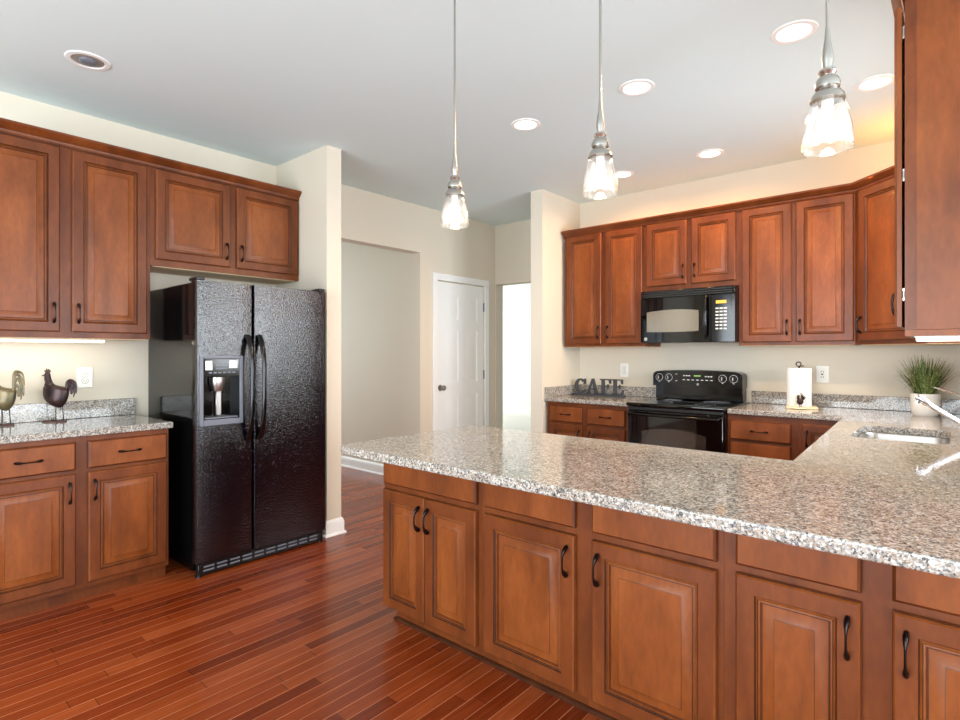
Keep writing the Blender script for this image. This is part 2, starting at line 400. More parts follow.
def window(name, ax, c, lo, hi, z0, z1, nm=1):
    # frame and pane in a wall opening; ax = 'x' means the wall faces x at coordinate c
    w = struct(bpy.data.objects.new(name, None)); COL.objects.link(w)
    f = MB(); g = MB()
    def bx(m, a0, a1, za, zb, t=0.03):
        if ax == 'x': m.box(c - t, c + t, a0, a1, za, zb)
        else: m.box(a0, a1, c - t, c + t, za, zb)
    bx(f, lo, lo + .05, z0, z1); bx(f, hi - .05, hi, z0, z1); bx(f, lo, hi, z0, z0 + .05); bx(f, lo, hi, z1 - .05, z1)
    for k in range(1, nm + 1):
        a = lo + (hi - lo) * k / (nm + 1); bx(f, a - .02, a + .02, z0, z1, .02)
    zc = (z0 + z1) / 2; bx(f, lo, hi, zc - .018, zc + .018, .02)
    bx(g, lo + .04, hi - .04, z0 + .04, z1 - .04, .003)
    f.build('window_frame', M_white, w); g.build('window_pane', M_pane, w)
window('window_1', 'x', .27, 2.94, 4.04, 1.08, 2.28, 1)
window('window_2', 'y', -3.38, -3.1, .7, .2, 2.5, 3)
window('window_3', 'x', 3.38, -2.4, .6, .2, 2.5, 2)
window('window_5', 'x', 3.38, 1.5, 3.7, .2, 2.5, 1)
window('window_4', 'x', -7.53, 1.2, 3.4, .6, 2.4, 1)

BASE = [(0.0005, 0.0005), (.028, 0.0005), (.028, .008), (.023, .016), (.016, .019), (.016, .085), (.010, .105), (.004, .115), (0.0005, .115)]
def baseboard(name, path):
    b = MB(); b.sweep(path, BASE); return struct(b.build(name, M_white))
baseboard('baseboard_pillar_left', [(-3.45, 2.287), (-3.43, 2.287), (-3.43, 2.41), (XL + .02, 2.41)])
baseboard('baseboard_side_hall', [(-7.4, 3.85), (XL - .13, 3.85)])
baseboard('baseboard_left', [(XL, 3.85), (XL, 4.012)])
baseboard('baseboard_pillar_right', [(-3.0, 5.04), (-3.0, 4.19), (-2.87, 4.19), (-2.87, 4.205)])
b = MB(); b.sweep([(-9.4, 9.4), (-.6, 9.4)], [(0, 0), (.02, 0), (.02, .16), (.012, .19), (0, .2)]); struct(b.build('baseboard_far_room', M_white))
# door casing and passage casing
def casing_x(name, y0, y1, zt, x, w=.07, t=.018):
    b = MB(); b.box(x + .0005, x + t, y0, y0 + w, 0, zt - w, 0, .004); b.box(x + .0005, x + t, y1 - w, y1, 0, zt - w, 0, .004); b.box(x + .0005, x + t, y0, y1, zt - w, zt, 0, .004)
    return struct(b.build(name, M_white))
casing_x('trim_1', 4.017, 4.92, 2.153, XL)
b = MB(); b.box(-4.1295, -4.118, 5.05, 5.18, 0, 2.117); b.box(-3.112, -3.1005, 5.05, 5.18, 0, 2.117); b.box(-4.1295, -3.1005, 5.05, 5.18, 2.118, 2.1295)
struct(b.build('trim_2', M_wall))
# six-panel door
dr = struct(bpy.data.objects.new('door_1', None)); COL.objects.link(dr); dr.location = (XL - .012, 4.09, 0); dr.rotation_euler = (0, 0, PI / 2)
b = MB(); dw, dh = .757, 2.07
b.box(0, dw, .006, .04, .01, dh)
stz = [(.24, .86), (1.0, 1.56), (1.68, 1.93)]; xs = [(.11, .335), (.422, .647)]
# face: stiles and rails in front of recessed raised panels
cutx = [0, .11, .335, .422, .647, dw]; 
b.box(0, .11, -.005, .006, .01, dh); b.box(.335, .422, -.005, .006, .01, dh); b.box(.647, dw, -.005, .006, .01, dh)
zs = [.01, .24, .86, 1.0, 1.56, 1.68, 1.93, dh]
for (xa, xb) in xs:
    for k in range(0, 7, 2): b.box(xa, xb, -.005, .006, zs[k], zs[k + 1])
b.build('door_leaf', M_white, dr)
for (za, zb) in stz:
    for (xa, xb) in xs:
        p = MB(); p.rings(xa, xb, za, zb, [(0, .012, 0), (0, .0055, 0), (.022, .0055, 0), (.05, -.002, 0)]); p.build('raised_panel', M_white, dr)
k = MB(); k.lathe([(0, 0), (.033, 0), (.033, .006), (.012, .012), (.012, .035), (.026, .045), (.030, .058), (.024, .07), (0, .074)], seg=20)
k.build('knob', M_nickel, dr, loc=(.055, 0, .95), rot=(PI / 2, 0, 0))
for z in (.28, 1.07, 1.84):
    h = MB(); h.box(-.016, .016, -.006, .004, -.05, .05, 0, .001); h.tube([(0, -.010, -.05), (0, -.010, .05)], .006, 8); h.build('hinge', M_grey, dr, loc=(dw + .008, -.006, z))

# ------------------------------------------------------------------ cabinetry
def make_handle(parent, x, y, z, vertical=True, Lh=.105):
    b = MB(); pts = []; rs = []
    n = 16
    for i in range(n + 1):
        t = -1 + 2 * i / n; a = abs(t)
        out = .030 * (1 - a ** 3.2) + .003
        pts.append((t * Lh / 2, -out, 0)); r = .0034 + .0050 * math.exp(-((a - .84) / .26) ** 2)
        rs.append((r * 1.25, r * .9) if True else r)
    b.tube(pts, rs, 10)
    for sgn in (-1, 1): b.tube([(sgn * Lh / 2 * .97, 0, 0), (sgn * Lh / 2 * .97, -.010, 0)], .0062, 10)
    return b.build('handle', M_bronze, parent, loc=(x, y, z), rot=(0, PI / 2 if vertical else 0, 0))
def make_door(parent, x0, x1, z0, z1, side=None, top_handle=False, y=0.0, small=False, hz=None):
    w = x1 - x0; h = z1 - z0
    b = MB(); t = .021
    k = 1.0 if w > .30 else max(.72, w / .30)
    fr = .052 * k
    rg = [(0, 0, 0), (0, -.014, 0), (.002, -.0155, 2), (.006, -t, 0), (fr, -t, 1), (fr + .0035, -t + .005, 2), (fr + .008, -t + .001, 0),
          (fr + .0105, -t + .004, 2), (fr + .0145, -t + .003, 0), (fr + .0175, -t + .010, 1), (fr + .0205, -t + .010, 2), (fr + .021 + .030 * k, -t + .002, 0), (fr + .0225 + .030 * k, -t + .001, 2), (fr + .023 + .030 * k, -t + .001, 0)]
    b.rings(0, w, 0, h, rg)
    d = b.build('door', [M_wood, M_woodf, M_glaze], parent, loc=(x0, y - .0015, z0))
    if side:
        hx = .028 if side == 'L' else w - .028
        hh = hz if hz is not None else (h - .095 if top_handle else .105)
        make_handle(d, hx, -t, hh)
    return d
def make_drawer(parent, x0, x1, z0, z1, handle=True, name='drawer'):
    w = x1 - x0; h = z1 - z0; b = MB()
    b.rings(0, w, 0, h, [(0, 0, 1), (0, -.012, 1), (.002, -.014, 2), (.008, -.0205, 1), (.009, -.0205, 0)])
    d = b.build(name, [M_wood, M_woodf, M_glaze], parent, loc=(x0, -.0015, z0))
    if handle: make_handle(d, w / 2, -.0205, h / 2, vertical=False)
    return d
def cabinet(name, label, loc, rz, w, d, z0, z1, doors=(), drawers=(), toe=None, cat='cabinet', group=None, frame_h=None, underside=False, top_handle=False, panels=()):
    c = thing(name, label, cat, loc, rz, group)
    b = MB(); b.box(0, w, 0, d, z0, z1)
    b.build('body', M_woodf, c)
    if toe: 
        b = MB(); b.box(toe[1], w - toe[2], toe[0], d, 0, z0); b.build('toe_kick', M_woodf, c)
    if underside:
        b = MB(); b.box(.018, w - .018, .02, d - .004, z0 - .004, z0 + .001); b.build('underside', M_maple, c)
    for q in doors: make_door(c, *q[:4], side=q[4], top_handle=top_handle)
    for q in drawers: make_drawer(c, *q)
    for q in panels: make_drawer(c, *q, handle=False, name='false_front')
    return c

GU = 'wall cabinets'; GB = 'base cabinets'
# left run (faces +X): local x = world Y
R90 = PI / 2
cabinet('base_cabinet', 'two-door two-drawer cherry base cabinet under the rooster counter left of the refrigerator', (-3.52, .39, 0), R90, .877, .605, .072, .876,
        doors=[(.03, .422, .10, .684, 'R'), (.477, .864, .10, .684, 'L')], drawers=[(.03, .422, .704, .850), (.477, .864, .704, .850)], toe=(.045, 0, 0), top_handle=True)
cabinet('wall_cabinet', 'tall two-door cherry wall cabinet above the rooster counter', (-3.80, .39, 0), R90, .873, .325, 1.403, 2.50,
        doors=[(.03, .413, 1.437, 2.465, 'R'), (.47, .850, 1.437, 2.465, 'L')], underside=True)
cabinet('wall_cabinet', 'short wide two-door cherry wall cabinet mounted over the black refrigerator', (-3.80, 1.2635, 0), R90, 1.0215, .325, 1.865, 2.50,
        doors=[(.028, .492, 1.905, 2.465, 'R'), (.54, 1.0, 1.905, 2.465, 'L')], underside=True)
CROWN = [(0, 0), (.004, 0), (.010, .008), (.012, .020), (.030, .034), (.040, .048), (.044, .052), (.044, .064), (0, .064)]
def crown(name, label, path, z):
    b = MB(); b.sweep(path, [(o, z + h) for o, h in CROWN]); b.sweep(path, [(0.0002, z - .002), (.006, z - .002), (.006, z + .004), (.0002, z + .004)], mi=1)
    return tag(b.build(name, [M_woodf, M_glaze]), label, 'molding')
crown('crown_molding', 'reddish crown molding along the top of the left-hand wall cabinets', [(-3.80, .39), (-3.80, 2.285)], 2.475)

# back run
YF = 4.52
cabinet('wall_cabinet', 'tall two-door cherry wall cabinet above the CAFE sign, beside the corner pillar', (-2.835, YF, 0), 0, .80, .325, 1.375, 2.435,
        doors=[(.031, .389, 1.40, 2.405, 'R'), (.429, .780, 1.40, 2.405, 'L')], underside=True)
cabinet('wall_cabinet', 'short two-door cherry wall cabinet directly above the microwave', (-2.034, YF, 0), 0, .755, .325, 1.84, 2.435,
        doors=[(.018, .359, 1.88, 2.405, 'R'), (.400, .735, 1.88, 2.405, 'L')])
cabinet('wall_cabinet', 'tall two-door cherry wall cabinet above the paper towels, right of the microwave', (-1.278, YF, 0), 0, .745, .325, 1.375, 2.435,
        doors=[(.026, .362, 1.40, 2.405, 'R'), (.390, .738, 1.40, 2.405, 'L')], underside=True)
# diagonal corner wall cabinet
dg = thing('corner_wall_cabinet', 'angled single-door cherry corner wall cabinet above the potted grass', 'cabinet', (-.532, YF, 0), 0)
b = MB(); b.prism([(.001, 0), (.392, -.392), (.717, -.392), (.717, .325), (.001, .325)], 1.375, 2.435, 'z'); b.build('body', M_woodf, dg)
b = MB(); b.prism([(.03, .0), (.39, -.36), (.69, -.36), (.69, .30), (.03, .30)], 1.371, 1.376, 'z'); b.build('underside', M_maple, dg)
dd = make_door(dg, 0, .455, 1.40, 2.405, 'L'); dd.rotation_euler = (0, 0, -PI / 4); dd.location = (.035, -.0375, 1.40)
crown('crown_molding', 'reddish crown molding along the back wall cabinets, turning at the angled corner', [(-2.85, YF), (-.532, YF), (-.14, YF - .392)], 2.405)

# wall cabinet on the right-hand wall: only its end and the edge of its door show
rc = thing('wall_cabinet', 'large cherry wall cabinet at the right edge showing its plain end panel and door edge', 'cabinet', (-.14, 2.80, 0), -R90)
b = MB(); b.box(0, .41, 0, .325, 1.398, 2.56, 0, .001); b.box(.4105, .4135, 0, .030, 1.398, 2.54, 1); b.build('body', [M_wood, M_woodf], rc)
b = MB(); b.box(.0, .391, .0, .018, 1.377, 1.3975, 0); b.box(.392, .412, .0, .325, 1.377, 1.3975, 0); b.build('light_rail', M_wood, rc)
b = MB(); b.box(.018, .392, .02, .32, 1.392, 1.396); b.build('underside', M_maple, rc)
d = make_door(rc, .012, .409, 1.41, 2.51, 'L', y=-.007)
for z in (1.52, 1.93, 2.42):
    h = MB(); h.box(.385, .411, -.007, .0, z - .022, z + .022, 0, .001); h.tube([(.411, -.0035, z - .012), (.411, -.0035, z + .012)], .0028, 8); h.build('hinge', M_steel, rc)
crown('crown_molding', 'short reddish crown molding at the top of the right-edge wall cabinet', [(-.14, 2.80), (-.14, 2.39), (.19, 2.39)], 2.528)

# back base cabinets
cabinet('base_cabinet', 'cherry base cabinet with two drawers over two doors below the CAFE sign', (-2.845, 4.24, 0), 0, .79, .60, .10, .876,
        doors=[(.035, .367, .12, .682, 'R'), (.416, .770, .12, .682, 'L')], drawers=[(.035, .367, .704, .845), (.416, .770, .704, .845)], toe=(.07, 0, 0), top_handle=True)
cabinet('base_cabinet', 'narrow cherry base cabinet with a stack of drawers just right of the range', (-1.277, 4.24, 0), 0, .455, .60, .10, .876,
        drawers=[(.02, .415, .697, .835), (.02, .415, .42, .68), (.02, .415, .12, .40)], toe=(.07, 0, 0))
cabinet('corner_base_cabinet', 'cherry corner base cabinet with one raised-panel door, half hidden behind the sink counter', (-.821, 4.24, 0), 0, 1.005, .60, .10, .876,
        doors=[(.028, .312, .12, .84, 'L')], toe=(.07, 0, 0), top_handle=True)
sb = thing('sink_base_cabinet', 'cherry base cabinet under the stainless sink', 'cabinet', (-.465, 4.235, 0), -R90)
b = MB(); b.box(0, 1.88, 0, .64, .10, .66); b.box(0, 1.88, 0, .02, .66, .876); b.build('body', M_woodf, sb)
b = MB(); b.box(0, 1.88, .07, .64, 0, .10); b.build('toe_kick', M_woodf, sb)

# peninsula base cabinets
YP = 1.74; ZB = .092
TOE = (.068, .014, 0)
PD = .59
cabinet('peninsula_cabinet', 'leftmost peninsula cabinet with two narrow doors handled side by side', (-2.12, YP, 0), 0, .63, PD, ZB, .876,
        doors=[(.012, .300, .10, .664, 'R'), (.304, .608, .10, .664, 'L')], panels=[(.012, .608, .690, .850)], toe=TOE, top_handle=True)
cabinet('peninsula_cabinet', 'widest peninsula cabinet, two broad doors with handles facing each other', (-1.4895, YP, 0), 0, .955, PD, ZB, .876,
        doors=[(.0235, .4475, .10, .664, 'R'), (.5165, .9375, .10, .664, 'L')], panels=[(.0235, .4475, .690, .850), (.5165, .9375, .690, .850)], toe=(.068, 0, 0), top_handle=True)
cabinet('peninsula_cabinet', 'rightmost peninsula cabinet nearest the camera, cut by the right edge', (-.534, YP, 0), 0, .722, PD, ZB, .876,
        doors=[(.037, .343, .10, .674, 'R'), (.408, .70, .10, .674, 'L')], panels=[(.037, .343, .698, .850), (.408, .70, .698, .850)], toe=(.068, 0, 0), top_handle=True)
b = MB(); b.sweep([(-2.106 + 0.0, 2.33), (-2.106, YP + .068), (.185, YP + .068)][::1], [(0, 0), (.012, 0), (.012, .010), (.006, .016), (0, .018)])
struct(b.build('trim_3', M_glaze))

# ------------------------------------------------------------------ countertops
def slab(name, outline, z0, z1, hole=None, parent=None, bev=.006):
    b = MB(); b.prism(outline, z0, z1, 'z')
    es = [e for e in b.bm.edges if abs(e.verts[0].co.z - e.verts[1].co.z) < 1e-6]
    bmesh.ops.bevel(b.bm, geom=es, offset=bev, segments=3, affect='EDGES', profile=0.5)
    o = b.build(name, M_granite, parent)
    if hole:
        c = MB(); c.prism(hole, z0 - .1, z1 + .1, 'z'); co = c.build('cutter', M_granite)
        md = o.modifiers.new('b', 'BOOLEAN'); md.operation = 'DIFFERENCE'; md.object = co; md.solver = 'EXACT'
        bpy.context.view_layer.update()
        dg_ = bpy.context.evaluated_depsgraph_get(); me = bpy.data.meshes.new_from_object(o.evaluated_get(dg_))
        o.modifiers.clear(); old = o.data; o.data = me; bpy.data.meshes.remove(old)
        bpy.data.objects.remove(co)
    for p in o.data.polygons: p.use_smooth = False
    return o
def rrect(x0, x1, y0, y1, r, n=6):
    p = []
    for (cx, cy, a0) in ((x1 - r, y0 + r, -90), (x1 - r, y1 - r, 0), (x0 + r, y1 - r, 90), (x0 + r, y0 + r, 180)):
        for k in range(n + 1):
            a = math.radians(a0 + 90 * k / n); p.append((cx + r * math.cos(a), cy + r * math.sin(a)))
    return p
CT0, CT1 = .878, .914
# left counter
t = thing('countertop', 'short speckled granite countertop carrying the rooster figurines', 'countertop', (0, 0, 0))
slab('slab', [(-4.125, .36), (-3.495, .36), (-3.495, 1.284), (-4.125, 1.284)], CT0, CT1, parent=t)
b = MB(); b.box(-4.128, -4.106, .36, 1.278, CT1 + .0005, 1.022, 0, .003); tag(b.build('backsplash', M_granite), 'granite backsplash strip behind the rooster figurines', 'backsplash')
# back-left counter
t = thing('countertop', 'small granite countertop between the corner pillar and the black range', 'countertop', (0, 0, 0))
slab('slab', [(-2.866, 4.215), (-2.046, 4.215), (-2.046, 4.845), (-2.866, 4.845)], CT0, CT1, parent=t)
b = MB(); b.box(-2.84, -2.046, 4.826, 4.846, CT1 + .0005, 1.005, 0, .003); b.box(-2.866, -2.843, 4.22, 4.846, CT1 + .0005, 1.005, 0, .003); tag(b.build('backsplash', M_granite), 'short granite backsplash behind the CAFE sign, returning along the pillar', 'backsplash')
# main counter
X0 = -2.065
outl = [(X0, 1.425)] + [(.185, 1.425), (.185, 4.845), (-1.27, 4.845), (-1.27, 4.215), (-.558, 4.215), (-.475, 2.35), (X0 + .0, 2.33)]
# round the exposed peninsula corner
rr = .05
outl = [(X0 + rr - rr * math.cos(a), 1.425 + rr - rr * math.sin(a)) for a in [PI / 2 * k / 5 for k in range(6)]] + outl[1:]
t = thing('countertop', 'large L-shaped granite counter over the peninsula, wrapping past the sink to the back wall', 'countertop', (0, 0, 0))
SX0, SX1, SY0, SY1 = -.405, -.030, 3.19, 3.76
slab('slab', outl, CT0, CT1, hole=rrect(SX0, SX1, SY0, SY1, .07), parent=t)
b = MB(); b.box(-1.27, .165, 4.826, 4.846, CT1 + .0005, 1.012, 0, .003); b.box(.166, .186, 2.40, 4.846, CT1 + .0005, 1.012, 0, .003); tag(b.build('backsplash', M_granite), 'long granite backsplash behind the paper towels and the potted grass', 'backsplash')
# sink
t = thing('sink', 'stainless steel undermount sink set into the granite counter', 'sink', (0, 0, 0))
b = MB(); zt = CT0 - .002
rings_ = []
for (g, z) in ((-.02, zt), (.003, zt), (.006, zt - .01), (.014, zt - .17), (.035, zt - .195), (.06, zt - .2)):
    rings_.append([b.bm.verts.new((x, y, z)) for x, y in rrect(SX0 + g, SX1 - g, SY0 + g, SY1 - g, max(.02, .07 - g * .5))])
for A, B_ in zip(rings_, rings_[1:]):
    for k_ in range(len(A)): b._face([A[k_], A[(k_ + 1) % len(A)], B_[(k_ + 1) % len(A)], B_[k_]], 0, True)
b._face(rings_[-1], 0); b.build('bowl', M_steel, t)
b = MB(); b.lathe([(0, .002), (.03, .002), (.042, .004), (.044, .0)], ((SX0 + SX1) / 2, (SY0 + SY1) / 2, zt - .2), 20); b.build('drain', M_chrome, t)
# faucet
t = thing('faucet', 'chrome single-lever kitchen faucet reaching in from the right edge over the sink', 'faucet', (.095, 3.49, CT1))
b = MB(); b.lathe([(0, 0), (.034, 0), (.034, .006), (.028, .012), (.025, .03), (.025, .10), (.027, .105), (.027, .15), (.02, .168), (0, .172)], seg=24); b.build('body', M_chrome, t)
b = MB(); b.tube([(-.005, 0, .02 - .005), (-.09, -.005, .072), (-.17, -.008, .128), (-.205, -.009, .154)], [.016, .0135, .013, .013], 16); b.build('spout', M_chrome, t)
b = MB(); b.tube([(-.205, -.009, .154), (-.215, -.009, .161), (-.238, -.010, .182), (-.252, -.010, .188)], [.0135, .017, .018, .016], 16)
b.tube([(-.246, -.010, .184), (-.250, -.010, .158)], [.013, .012], 14); b.build('spray_head', M_chrome, t)
b = MB(); b.tube([(0, 0, .165), (-.03, .01, .178), (-.10, .03, .205), (-.185, .045, .236)], [(.012, .010), (.011, .007), (.010, .005), (.007, .004)], 12); b.build('lever', M_chrome, t)

# ------------------------------------------------------------------ refrigerator
t = thing('refrigerator', 'black side-by-side refrigerator with pebbled doors and an ice dispenser', 'refrigerator', (-3.345, 1.354, 0), R90)
FW = .876
b = MB(); b.box(.004, FW - .004, .075, .778, .03, 1.735, 0, .006); b.build('body', M_black, t)
def fdoor(x0, x1, name, hole=None):
    b = MB(); n = 10; z0, z1 = .085, 1.745
    # gently bowed front, optional recess hole
    def fy(x):
        u = (x - x0) / (x1 - x0); return .006 * (2 * u - 1) ** 4 + (.012 if u < .01 or u > .99 else 0)
    xs = [x0, x0 + .008] + [x0 + .008 + (x1 - x0 - .016) * k / n for k in range(1, n)] + [x1 - .008, x1]
    if hole: xs = sorted([x for x in xs if not (hole[0] - .012 < x < hole[1] + .012)] + [hole[0], hole[1]])
    zs = [z0, z1] if not hole else [z0, hole[2], hole[3], z1]
    V = {}
    for i, x in enumerate(xs):
        for j, z in enumerate(zs): V[i, j] = b.bm.verts.new((x, fy(x), z))
    for i in range(len(xs) - 1):
        for j in range(len(zs) - 1):
            if hole and xs[i] >= hole[0] - 1e-6 and xs[i + 1] <= hole[1] + 1e-6 and j == 1: continue
            b._face([V[i, j], V[i + 1, j], V[i + 1, j + 1], V[i, j + 1]], 0, True)
    bk0 = [b.bm.verts.new((x, .07, z0)) for x in xs]; bk1 = [b.bm.verts.new((x, .07, z1)) for x in xs]; J = len(zs) - 1; I = len(xs) - 1
    for i in range(I):
        b._face([V[i, 0], bk0[i], bk0[i + 1], V[i + 1, 0]], 1); b._face([V[i, J], V[i + 1, J], bk1[i + 1], bk1[i]], 1)
        b._face([bk0[i], bk1[i], bk1[i + 1], bk0[i + 1]], 1)
    b._face([V[0, j] for j in range(J + 1)] + [bk1[0], bk0[0]], 1); b._face([V[I, j] for j in range(J, -1, -1)] + [bk0[I], bk1[I]], 1)
    return b.build(name, [M_fridge, M_black], t)
DX0, DX1, DZ0, DZ1 = .018, .277, .888, 1.302
fd = fdoor(.0, .342, 'freezer_door', (DX0 + .02, DX1 - .02, DZ0 + .02, DZ1 - .02))
rd = fdoor(.347, FW, 'refrigerator_door')
# dispenser
b = MB(); fw = .022
b.box(DX0, DX0 + fw, -.006, .02, DZ0, DZ1, 0, .003); b.box(DX1 - fw, DX1, -.006, .02, DZ0, DZ1, 0, .003); b.box(DX0 + fw, DX1 - fw, -.006, .02, DZ0, DZ0 + .035, 0, .003); b.box(DX0 + fw, DX1 - fw, -.006, .02, DZ1 - .018, DZ1, 0, .003)
dsp = b.build('dispenser_frame', M_grey, t)
b = MB(); a0, a1, c0, c1 = DX0 + fw, DX1 - fw, DZ0 + .035, DZ1 - .125
b.box(a0, a1, .058, .064, c0, c1); b.box(a0, a0 + .004, .0, .06, c0, c1); b.box(a1 - .004, a1, .0, .06, c0, c1); b.box(a0, a1, .0, .06, c0, c0 + .006)
b.build('recess', M_black, dsp)
b = MB(); b.box(a0, a1, -.002, .02, DZ1 - .125, DZ1 - .018, 0, .002)
for k_ in range(6): b.box(a0 + .03 + k_ * .028, a0 + .048 + k_ * .028, -.003, .0, DZ1 - .105, DZ1 - .097, 1)
b.box(a0 + .07, a0 + .14, -.003, 0, DZ1 - .06, DZ1 - .052, 1); b.box(a0 + .07, a0 + .14, -.003, 0, DZ1 - .08, DZ1 - .074, 1)
b.box(a0 + .01, a0 + .05, -.0035, 0, DZ1 - .085, DZ1 - .03, 2); b.box(a1 - .065, a1 - .015, -.0035, 0, DZ1 - .075, DZ1 - .03, 2)
b.build('control_panel', [M_black, M_grey, M_steel], dsp)
b = MB(); b.lathe([(0, 0), (.03, 0), (.042, .03), (.046, .06), (.046, .085), (0, .09)], ((a0 + a1) / 2 - .01, .035, DZ1 - .215), 20); b.box((a0 + a1) / 2 - .02, (a0 + a1) / 2 + .014, .035, .05, c0 + .02, DZ1 - .21, 0, .004)
b.build('spigot', M_steel, dsp)
b = MB(); b.box(a0 + .01, a1 - .01, -.004, .05, c0 + .004, c0 + .012, 0, .002); b.build('drip_tray', M_grey, dsp)
for hx, par in ((.305, fd), (.382, rd)):
    b = MB(); pts = []; rs = []
    for i in range(21):
        u = -1 + i / 10.0; pts.append((hx, -.062 * (1 - abs(u) ** 4) - .004, 1.105 + u * .322)); rs.append((.013 + .006 * abs(u) ** 2, .011))
    b.tube(pts, rs, 12); b.build('handle', M_black, par)
b = MB(); b.box(.02, FW - .02, .02, .06, .010, .078, 0, .003)
for k_ in range(10): b.box(.05 + k_ * .078, .05 + k_ * .078 + .06, .017, .024, .052, .062, 1); b.box(.05 + k_ * .078, .05 + k_ * .078 + .06, .017, .024, .030, .040, 1)
b.build('toe_grille', [M_blackm, M_grey], t)
for x in (.03, FW - .03):
    b = MB(); b.lathe([(0, 0), (.02, 0), (.02, .012), (.012, .02), (.012, .04), (0, .04)], (x, .04, 0), 14); b.build('foot', M_blackm, t)
for x in (.03, FW - .03):
    b = MB(); b.box(x - .025, x + .025, .01, .12, 1.7455, 1.765, 0, .005); b.build('hinge_cover', M_blackm, t)
for x in (.10, FW - .10):
    b = MB(); b.box(x - .03, x + .03, .62, .70, 0, .03); b.build('rear_foot', M_blackm, t)

# ------------------------------------------------------------------ range
RX, RY = -2.026, 4.16
t = thing('range', 'black glass-top electric range with a tall control backguard', 'stove', (RX, RY, 0)); RW = .748
b = MB(); b.box(.002, RW - .002, .035, .67, .02, .893); b.build('body', M_black, t)
b = MB(); b.box(-.004, RW + .004, -.012, .66, .895, .922, 0, .006, 2); ct = b.build('cooktop', M_glassb, t)
for (x, y, r) in ((.20, .17, .10), (.56, .17, .075), (.20, .44, .075), (.56, .44, .10)):
    b = MB(); b.lathe([(r - .004, .0), (r - .004, .0008), (r, .0008), (r, 0)], (x, y, .9222), 40, closed=True); b.build('burner_ring', M_grey, ct)
b = MB(); b.box(.004, RW - .004, -.006, .03, .868, .893, 0, .004); b.build('front_trim', M_blackm, t)
od = None
b = MB(); b.box(.006, RW - .006, -.004, .034, .215, .862, 0, .005); od = b.build('oven_door', M_glassb, t)
wn = []
for k_ in range(13):
    u = -1 + k_ / 6.0; wn.append((RW / 2 + u * .25, .735 - .035 * u * u * 1.0))
b = MB(); b.prism([(RW / 2 + .25, .36), (RW / 2 - .25, .36)] + wn, -.0055, -.003, 'y'); b.build('oven_window', M_winb, od)
b = MB(); pts = [(.03 + (RW - .06) * k_ / 12, -.045 - .008 * (1 - (2 * k_ / 12 - 1) ** 2), .835) for k_ in range(13)]; b.tube(pts, (.011), 12)
for x in (.035, RW - .035): b.box(x - .014, x + .014, -.05, -.003, .822, .848, 0, .005)
b.build('handle', M_black, od)
b = MB(); b.box(.006, RW - .006, -.002, .034, .045, .205, 0, .005); b.build('warming_drawer', M_black, t)
# backguard
bgp = [(.0, .925), (RW, .925), (RW, 1.03), (.0, 1.03)]
b = MB(); b.box(.0, RW - .028, .56, .665, .923, 1.035, 0, .003)
pr = [(-.012, 1.035), (-.012, 1.12), (-.004, 1.147), (.02, 1.158)] + [(RW * k_ / 10, 1.160 + .014 * (1 - (2 * k_ / 10 - 1) ** 2)) for k_ in range(1, 10)] + [(RW - .05, 1.158), (RW - .030, 1.147), (RW - .022, 1.12), (RW - .022, 1.035)]
b.prism(pr, .53, .66, 'y'); bgd = b.build('backguard', M_black, t)
for x in (.045, .130, .575, .660):
    b = MB(); b.lathe([(0, 0), (.0, .022), (.012, .022), (.018, .016), (.020, 0)][1:], seg=20); b.lathe([(.029, .0), (.029, .001), (.0315, .001), (.0315, 0)], seg=28, mi=1, closed=True); b.box(-.002, .002, -.014, .014, .021, .025, 1)
    b.box(-.006, .006, -.040, -.036, 0, .001, 1)
    b.build('knob', [M_blackm, M_mark], bgd, loc=(x, .5295, 1.108), rot=(PI / 2, 0, 0))
b = MB(); b.box(.235, .515, .5275, .531, 1.075, 1.148, 0, .001); b.box(.33, .42, .5265, .529, 1.115, 1.138, 1); b.box(.345, .40, .526, .5268, 1.121, 1.131, 2)
for k_ in range(7):
    b.box(.25 + k_ * .038, .27 + k_ * .038, .5265, .528, 1.088, 1.094, 3)
for k_ in range(3): b.box(.255 + k_ * .022, .27 + k_ * .022, .5265, .528, 1.122, 1.130, 3); b.box(.435 + k_ * .022, .45 + k_ * .022, .5265, .528, 1.118, 1.126, 3)
b.build('display', [M_black, M_black, M_led2, M_mark], bgd)
for zz in (1.078, 1.135):
    b = MB(); b.box(.187, .203, .528, .531, zz, zz + .004); b.build('printed_mark', M_mark, bgd)
def emblem(parent, x, y, z, r):
    b = MB(); b.lathe([(0, 0), (0, .002), (r * .95, .002), (r, 0)][1:], seg=24); b.lathe([(r * .78, .0021), (r * .78, .0028), (r * .86, .0028), (r * .86, .0021)], seg=24, mi=1, closed=True)
    pts = [(-.45 * r, .1 * r), (-.25 * r, .45 * r), (0, .2 * r), (-.2 * r, -.4 * r), (.05 * r, -.3 * r), (.3 * r, .35 * r), (.45 * r, .05 * r), (.2 * r, -.45 * r)]
    b.tube([(p[0], p[1], .0024) for p in pts], r * .07, 6, 1)
    return b.build('emblem', [M_mark, M_slot], parent, loc=(x, y, z), rot=(PI / 2, 0, 0))
emblem(bgd, .375, .530, 1.055, .009)
for x in (.05, RW - .05):
    for y in (.08, .64):
        b = MB(); b.lathe([(0, 0), (.015, 0), (.015, .02), (0, .02)], (x, y, 0), 10); b.build('foot', M_blackm, t)

